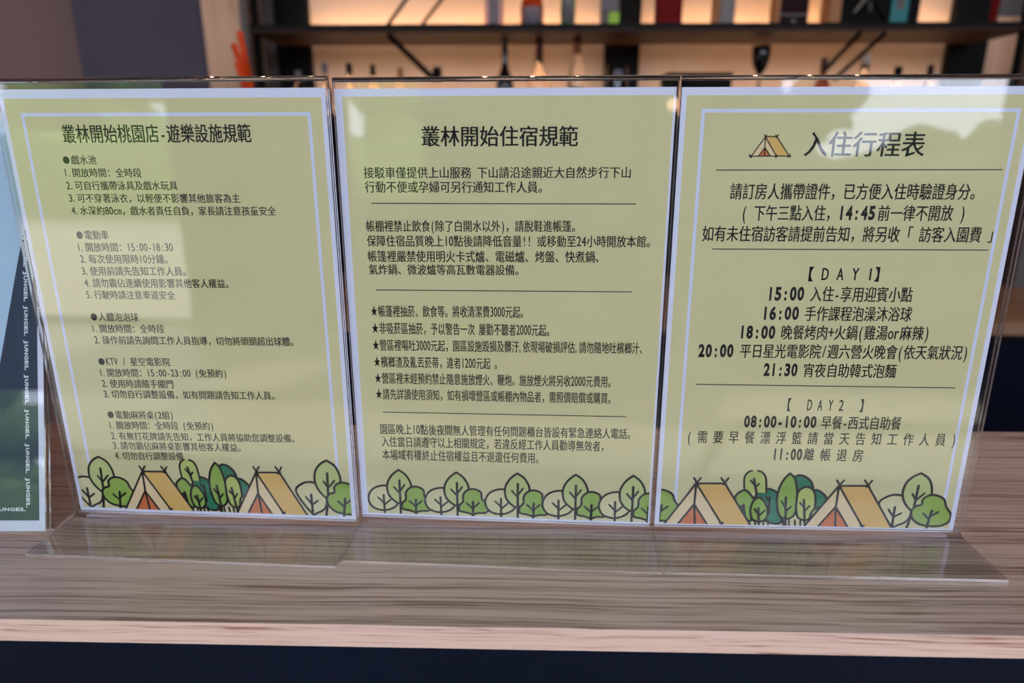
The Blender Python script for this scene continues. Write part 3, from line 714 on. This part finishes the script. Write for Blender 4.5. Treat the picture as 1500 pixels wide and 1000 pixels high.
# warm LED strips behind the shelves (real lamps of the bar)
WARM = (1.0, .60, .31)
for nm, x0, x1, z, pw in (('upper', -.75, .25, .622, LEDU), ('upper', .38, 1.40, .622, LEDU), ('lower', -.75, .25, .378, LEDL), ('lower', .38, 1.40, .378, LEDL)):
    o = MB().box(x0, x1, 2.438, 2.453, z-.006, z).build('led_strip', plain('led_housing', (.5, .5, .5), rough=.5))
    tag(o, 'slim LED strip channel behind the %s shelf, %s of the black divider' % (nm, 'left' if x0 < 0 else 'right'), 'lamp')
    area('led', ((x0+x1)/2, 2.446, z+.002), ((x0+x1)/2, 2.50, z+.13), x1-x0, .012, pw, WARM)

# bottles ------------------------------------------------------------
GLASSC = real_glass('bottle_clear', (.95, .93, .90), .03, 1.45)
def glassy(name, col, rough=.12): return plain(name, col, rough=rough, vary=.1, scale=30, coat=.4)
AMBER = plain('amber_spirit', (.26, .035, .01), rough=.08, trans=.75, vary=.05, coat=.3)
GREENB = plain('green_glass', (.0, .55, .12), rough=.08, trans=.5, vary=.05, coat=.3)
PINKB = plain('pink_glass', (.50, .13, .07), rough=.1, trans=.5, vary=.05)
DARKB = glassy('black_glass', (.008, .006, .006))
LAB_G = plain('label_grey', (.22, .19, .20), spec=.15, rough=.6, vary=.25, scale=90)
LAB_W = plain('label_white', (.20, .17, .20), spec=.15, rough=.6, vary=.3, scale=120)
LIME = plain('label_lime', (.35, .62, .02), rough=.5, vary=.1)
CAPR = plain('cap_dark_red', (.09, .02, .02), rough=.4); CAPB = plain('cap_brown', (.28, .08, .04), rough=.4)
REDBOX = plain('red_carton', (.16, .005, .005), spec=.1, rough=.6, vary=.3, scale=25)
MAROON = plain('maroon_carton', (.022, .006, .007), spec=.1, rough=.6, vary=.2)
TAN = plain('tan_carton_side', (.42, .17, .06), rough=.6, vary=.1)
BLKBOX = plain('black_carton', (.005, .004, .005), spec=.1, rough=.6, vary=.3)
SILVER = plain('silver_print', (.55, .50, .42), rough=.35, metal=.5)
TEAL = plain('teal_carton', (.0, .19, .20), rough=.45, vary=.15, scale=60)
GREYC = plain('grey_carton', (.13, .10, .09), rough=.6, vary=.15)
ZT, ZL = .614, .370

def bottle(name, x, y, z, prof, mat, label, group, label_band=None, cap=None, lab_mat=None, liquid=None):
    r = empty(name, (x, y, z), 0, label, 'bottle', group)
    MB().lathe(prof, 28).build('body', mat, r)
    if label_band:
        z0, z1, rr = label_band
        lb = MB(); K = 12; half = math.radians(48)
        for k in range(K+1):
            a = -math.pi/2-half+2*half*k/K
            for q in (rr-.0004, rr+.0003):
                for zz in (z0, z1): lb.v.append((q*math.cos(a), q*math.sin(a), zz))
        for k in range(K):
            b = k*4; lb.face((b+2, b+6, b+7, b+3), 0, True); lb.face((b, b+1, b+5, b+4), 0, True)
            lb.face((b, b+4, b+6, b+2)); lb.face((b+1, b+3, b+7, b+5))
        lb.face((0, 2, 3, 1)); lb.face((K*4, K*4+1, K*4+3, K*4+2))
        lb.build('label', lab_mat, r)
    if cap:
        z0, z1, rr, cm = cap
        MB().lathe([(rr, z0), (rr, z1-.002), (rr-.002, z1)], 20).build('cap', cm, r)
    return r
GU, GLW = 'bottles and cartons on the upper bar shelf', 'bottles and glasses on the lower bar shelf'
# upper shelf, left to right
r = empty('square_bottle', (-.112, 2.30, ZT), 0, 'pinkish square bottle with grey label, first from the left on upper shelf', 'bottle', GU)
MB().box(-.028, .028, -.028, .028, 0, .19).build('body', PINKB, r, .004)
MB().lathe([(.024, .19), (.014, .215), (.013, .27)], 20).build('neck', PINKB, r)
MB().box(-.016, .016, -.0295, -.0285, .02, .17).build('label', LAB_G, r)
MB().lathe([(.015, .262), (.015, .29)], 16).build('cap', DARKB, r)
r = bottle('round_bottle', .006, 2.30, ZT, [(.032, 0), (.036, .006), (.036, .075), (.033, .095), (.022, .112), (.013, .125), (.012, .17)], AMBER, 'round amber bottle with broad pale label on upper shelf', GU, (.018, .074, .0366), (.16, .19, .014, CAPR), LAB_W)
bottle('green_bottle', .118, 2.30, ZT, [(.021, 0), (.0235, .006), (.0235, .17), (.02, .19), (.011, .215), (.011, .27)], GREENB, 'slim bright green bottle with grey label on upper shelf', GU, (.028, .15, .0240), (.26, .285, .013, CAPB), LAB_G)
r = empty('carton', (.246, 2.285, ZT), 0, 'grey carton with lime green base beside the black divider', 'box', GU)
MB().box(-.027, .027, -.025, .025, 0, .20).build('body', GREYC, r, .001)
MB().box(-.004, .0272, -.0258, -.0252, .003, .055).build('lime_panel', LIME, r)
MB().box(-.024, .018, -.0262, -.0256, .06, .17).build('label', LAB_W, r)
r = empty('carton', (.430, 2.30, ZT), 0, 'deep red upright carton right of the black divider', 'box', GU)
MB().box(-.038, .038, -.03, .03, 0, .26).build('body', REDBOX, r, .001)
MB().box(-.02, .02, -.0308, -.0302, .12, .2).build('label', CAPB, r)
r = empty('frosted_bottle', (.600, 2.30, ZT), 0, 'frosted greyish bottle with amber left side on upper shelf', 'bottle', GU)
MB().box(-.030, -.018, -.028, .028, 0, .20).build('amber_side', TAN, r, .002)
MB().box(-.017, .030, -.028, .028, 0, .20).build('body', plain('frosted_glass', (.17, .125, .11), rough=.4, trans=.2, vary=.1), r, .003)
MB().lathe([(.022, .20), (.013, .225), (.013, .27)], 18).build('neck', TAN, r)
r = empty('carton', (.806, 2.30, ZT), 0, 'maroon carton with tan side and pale stripe', 'box', GU)
MB().box(-.040, .046, -.03, .03, 0, .27).build('body', MAROON, r, .001)
MB().box(-.052, -.0405, -.03, .03, 0, .27).build('side_panel', TAN, r)
MB().box(-.040, .046, -.0308, -.0302, .045, .049).build('stripe', LAB_G, r)
MB().lathe([(.007, -.0003), (.007, .0003)], 14).build('seal', LAB_G, r).matrix_local = Matrix.Translation((.003, -.031, .028)) @ Matrix.Rotation(math.pi/2, 4, 'X')
r = empty('carton', (1.004, 2.30, ZT), 0, 'wide black carton with silver branch emblem', 'box', GU)
MB().box(-.055, .092, -.035, .035, 0, .28).build('body', BLKBOX, r, .001)
MB().box(-.091, -.0555, -.034, .035, 0, .28).build('side_panel', TAN, r)
em = MB()
for a, b in (((-.018, .05), (.008, .082)), ((.008, .082), (-.012, .125)), ((.008, .082), (.030, .10)), ((.030, .055), (.030, .15)), ((-.012, .125), (-.03, .15)), ((.03, .10), (.05, .14))):
    em.bar((a[0], -.036, a[1]), (b[0], -.036, b[1]), .0032)
em.build('emblem', SILVER, r)
r = empty('carton', (1.127, 2.30, ZT), 0, 'narrow teal carton beside the black emblem carton', 'box', GU)
MB().box(-.026, .026, -.03, .03, 0, .25).build('body', TEAL, r, .001)
MB().box(-.012, .012, -.0308, -.0302, .06, .12).build('label', GREYC, r)
tag(MB().box(1.157, 1.187, 2.27, 2.33, ZT, ZT+.25).build('carton', BLKBOX, bevel=.001), 'thin black carton at the right end of the upper row', 'box', GU)
r = empty('red_bottle', (1.418, 2.28, ZT), 0, 'slim dark red bottle by the right black post', 'bottle', GU)
MB().lathe([(.010, 0), (.011, .006), (.011, .16), (.007, .19), (.007, .22)], 18).build('body', REDBOX, r)
MB().lathe([(.008, .21), (.008, .24)], 14).build('cap', BLKBOX, r)
# lower shelf, left to right
bottle('wine_bottle', -.080, 2.30, ZL, [(.026, 0), (.0285, .005), (.0285, .090), (.024, .115), (.012, .145), (.0095, .16), (.0095, .225), (.011, .228), (.011, .232)], DARKB, 'black long-necked bottle with pale low label', GLW, (.02, .105-.015, .029), None, LAB_G)
bottle('clear_bottle', .030, 2.30, ZL, [(.036, 0), (.038, .005), (.038, .095), (.034, .11), (.014, .135), (.012, .175)], GLASSC, 'clear stout bottle with dark red stopper', GLW, (.02, .07, .0386), (.172, .236, .012, CAPR), LAB_G)
bottle('clear_bottle', .150, 2.30, ZL, [(.026, 0), (.028, .005), (.028, .11), (.022, .14), (.012, .17), (.011, .19)], GLASSC, 'clear teardrop bottle with brown stopper', GLW, (.02, .085, .0286), (.182, .23, .0135, CAPB), LAB_W)
r = empty('black_canister', (.278, 2.30, ZL), 0, 'black canister with silver printed label before divider', 'canister', GLW)
MB().lathe([(.033, 0), (.035, .004), (.035, .14), (.032, .147)], 26).build('body', DARKB, r)
MB().box(-.014, .014, -.0362, -.0355, .105, .135).build('label', LAB_W, r)
r = empty('black_case', (.529, 2.30, ZL), 0, 'low wide black case right of the black divider', 'box', GLW)
MB().box(-.10, .10, -.06, .06, 0, .110).build('body', BLKBOX, r, .002)
MB().box(-.102, .102, -.062, .062, .1105, .124).build('lid', BLKBOX, r, .002)
r = empty('wine_glass', (.730, 2.30, ZL), 0, 'black tulip-shaped wine glass on a thin stem', 'glass', GLW)
MB().lathe([(.030, 0), (.030, .002), (.004, .006)], 26).build('base', DARKB, r)
MB().lathe([(.0035, .006), (.0035, .118)], 12).build('stem', DARKB, r)
MB().lathe([(.004, .118), (.012, .128), (.022, .146), (.027, .165), (.0285, .185), (.027, .207), (.0255, .207), (.026, .185), (.02, .15), (.003, .125)], 28).build('bowl', DARKB, r)
bottle('brown_bottle', .930, 2.30, ZL, [(.026, 0), (.028, .005), (.028, .075), (.018, .105), (.009, .12), (.009, .14)], AMBER, 'small amber bottle with dark red neck near the braces', GLW, (.02, .06, .0286), (.125, .172, .0105, CAPR), LAB_G)
bottle('milk_glass_bottle', 1.059, 2.30, ZL, [(.026, 0), (.028, .005), (.028, .08), (.014, .11), (.011, .15)], GLASSC, 'clear slim-necked bottle with pale round stopper', GLW, (.02, .06, .0286), (.148, .180, .0155, plain('cork_pale', (.55, .45, .36), rough=.6)), LAB_W)
for x, zt, mt, lb in ((-.748, .138, LAB_G, 'small lilac-capped bottle in front of the left black panel'), (-.660, .160, LAB_W, 'pale-capped small bottle at left end of lower shelf'),
                      (-.581, .160, BLKBOX, 'small bottle with dark grey cap and light neck'), (-.505, .156, BLKBOX, 'second dark-capped small bottle from the divider end'),
                      (-.417, .145, TAN, 'small bottle with tan cap left of the diagonal brace'), (1.165, .146, BLKBOX, 'short bottle with flat black cap near right end'),
                      (1.265, .150, MAROON, 'slim short bottle with maroon cap by the right panel')):
    bottle('small_bottle', x, 2.30, ZL, [(.020, 0), (.022, .004), (.022, .07), (.012, .095), (.008, .105), (.008, zt-.03)], GLASSC, lb, GLW, (.015, .06, .0226), (zt-.035, zt, .0095 if x != 1.165 else .012, mt), LAB_G)
# orange dried stems in a vase beside the left post
r = empty('stem_vase', (-.845, 2.10, .37-.56), 0, 'bright orange-red stems standing by the left black post', 'vase')
MB().lathe([(.03, 0), (.04, .03), (.04, .14), (.025, .2), (.022, .25)], 20).build('vase', DARKB, r)
ORG = plain('orange_stem', (.80, .07, .01), rough=.5, vary=.3, scale=40, spec=.3)
for a, b, c in (((-.006, 0, .24), (.006, 0, .66), (-.022, .0, .75)), ((.006, .01, .24), (.012, .01, .66), (-.004, .01, .785)), ((0, -.01, .24), (.010, -.01, .60), (-.012, -.01, .70))):
    mb = MB(); mb.bar(a, b, .009); mb.bar(b, c, .009); mb.build('stem', ORG, r)

# pendant lamp over the seating side, its warm globe mirrored in the middle holder
lamp = empty('pendant_lamp', (.487, -3.0, 0), 0, 'warm glowing globe pendant behind the viewer, mirrored beside the right holder', 'lamp')
MB().lathe([(.004, .57), (.004, CE)], 8).build('cord', BLACK, lamp)
MB().lathe([(.033*math.sin(t*math.pi/10)+.0005, .545-.033*math.cos(t*math.pi/10)) for t in range(11)], 24).build('globe', plain('globe_glow', (.9, .7, .5), rough=.4, emit=((1.0, .62, .36), 7)), lamp)

for k, (x, y) in enumerate([(-.62, 1.72), (.42, 1.72), (1.42, 1.72)]):  # unseen spots, added to warm the back walls, pillar and wood
    lb = ['left', 'middle', 'right'][k]
    d = empty('added_warm_spot', (x, y, CE), 0, 'added unseen warm spot over the work aisle, %s of three' % lb, 'lamp', 'added warm spots over the work aisle')
    MB().lathe([(.055, -.012), (.055, -.0005)], 24).build('rim', BLACK, d)
    l = bpy.data.lights.new('spot', 'SPOT'); l.energy = SPOT; l.color = (1, .60, .36); l.spot_size = 1.5; l.spot_blend = .7; l.shadow_soft_size = .05
    o = bpy.data.objects.new('spot', l); COL.objects.link(o); o.location = (x, y, CE-.02); o.rotation_euler = (math.radians(6), 0, 0)
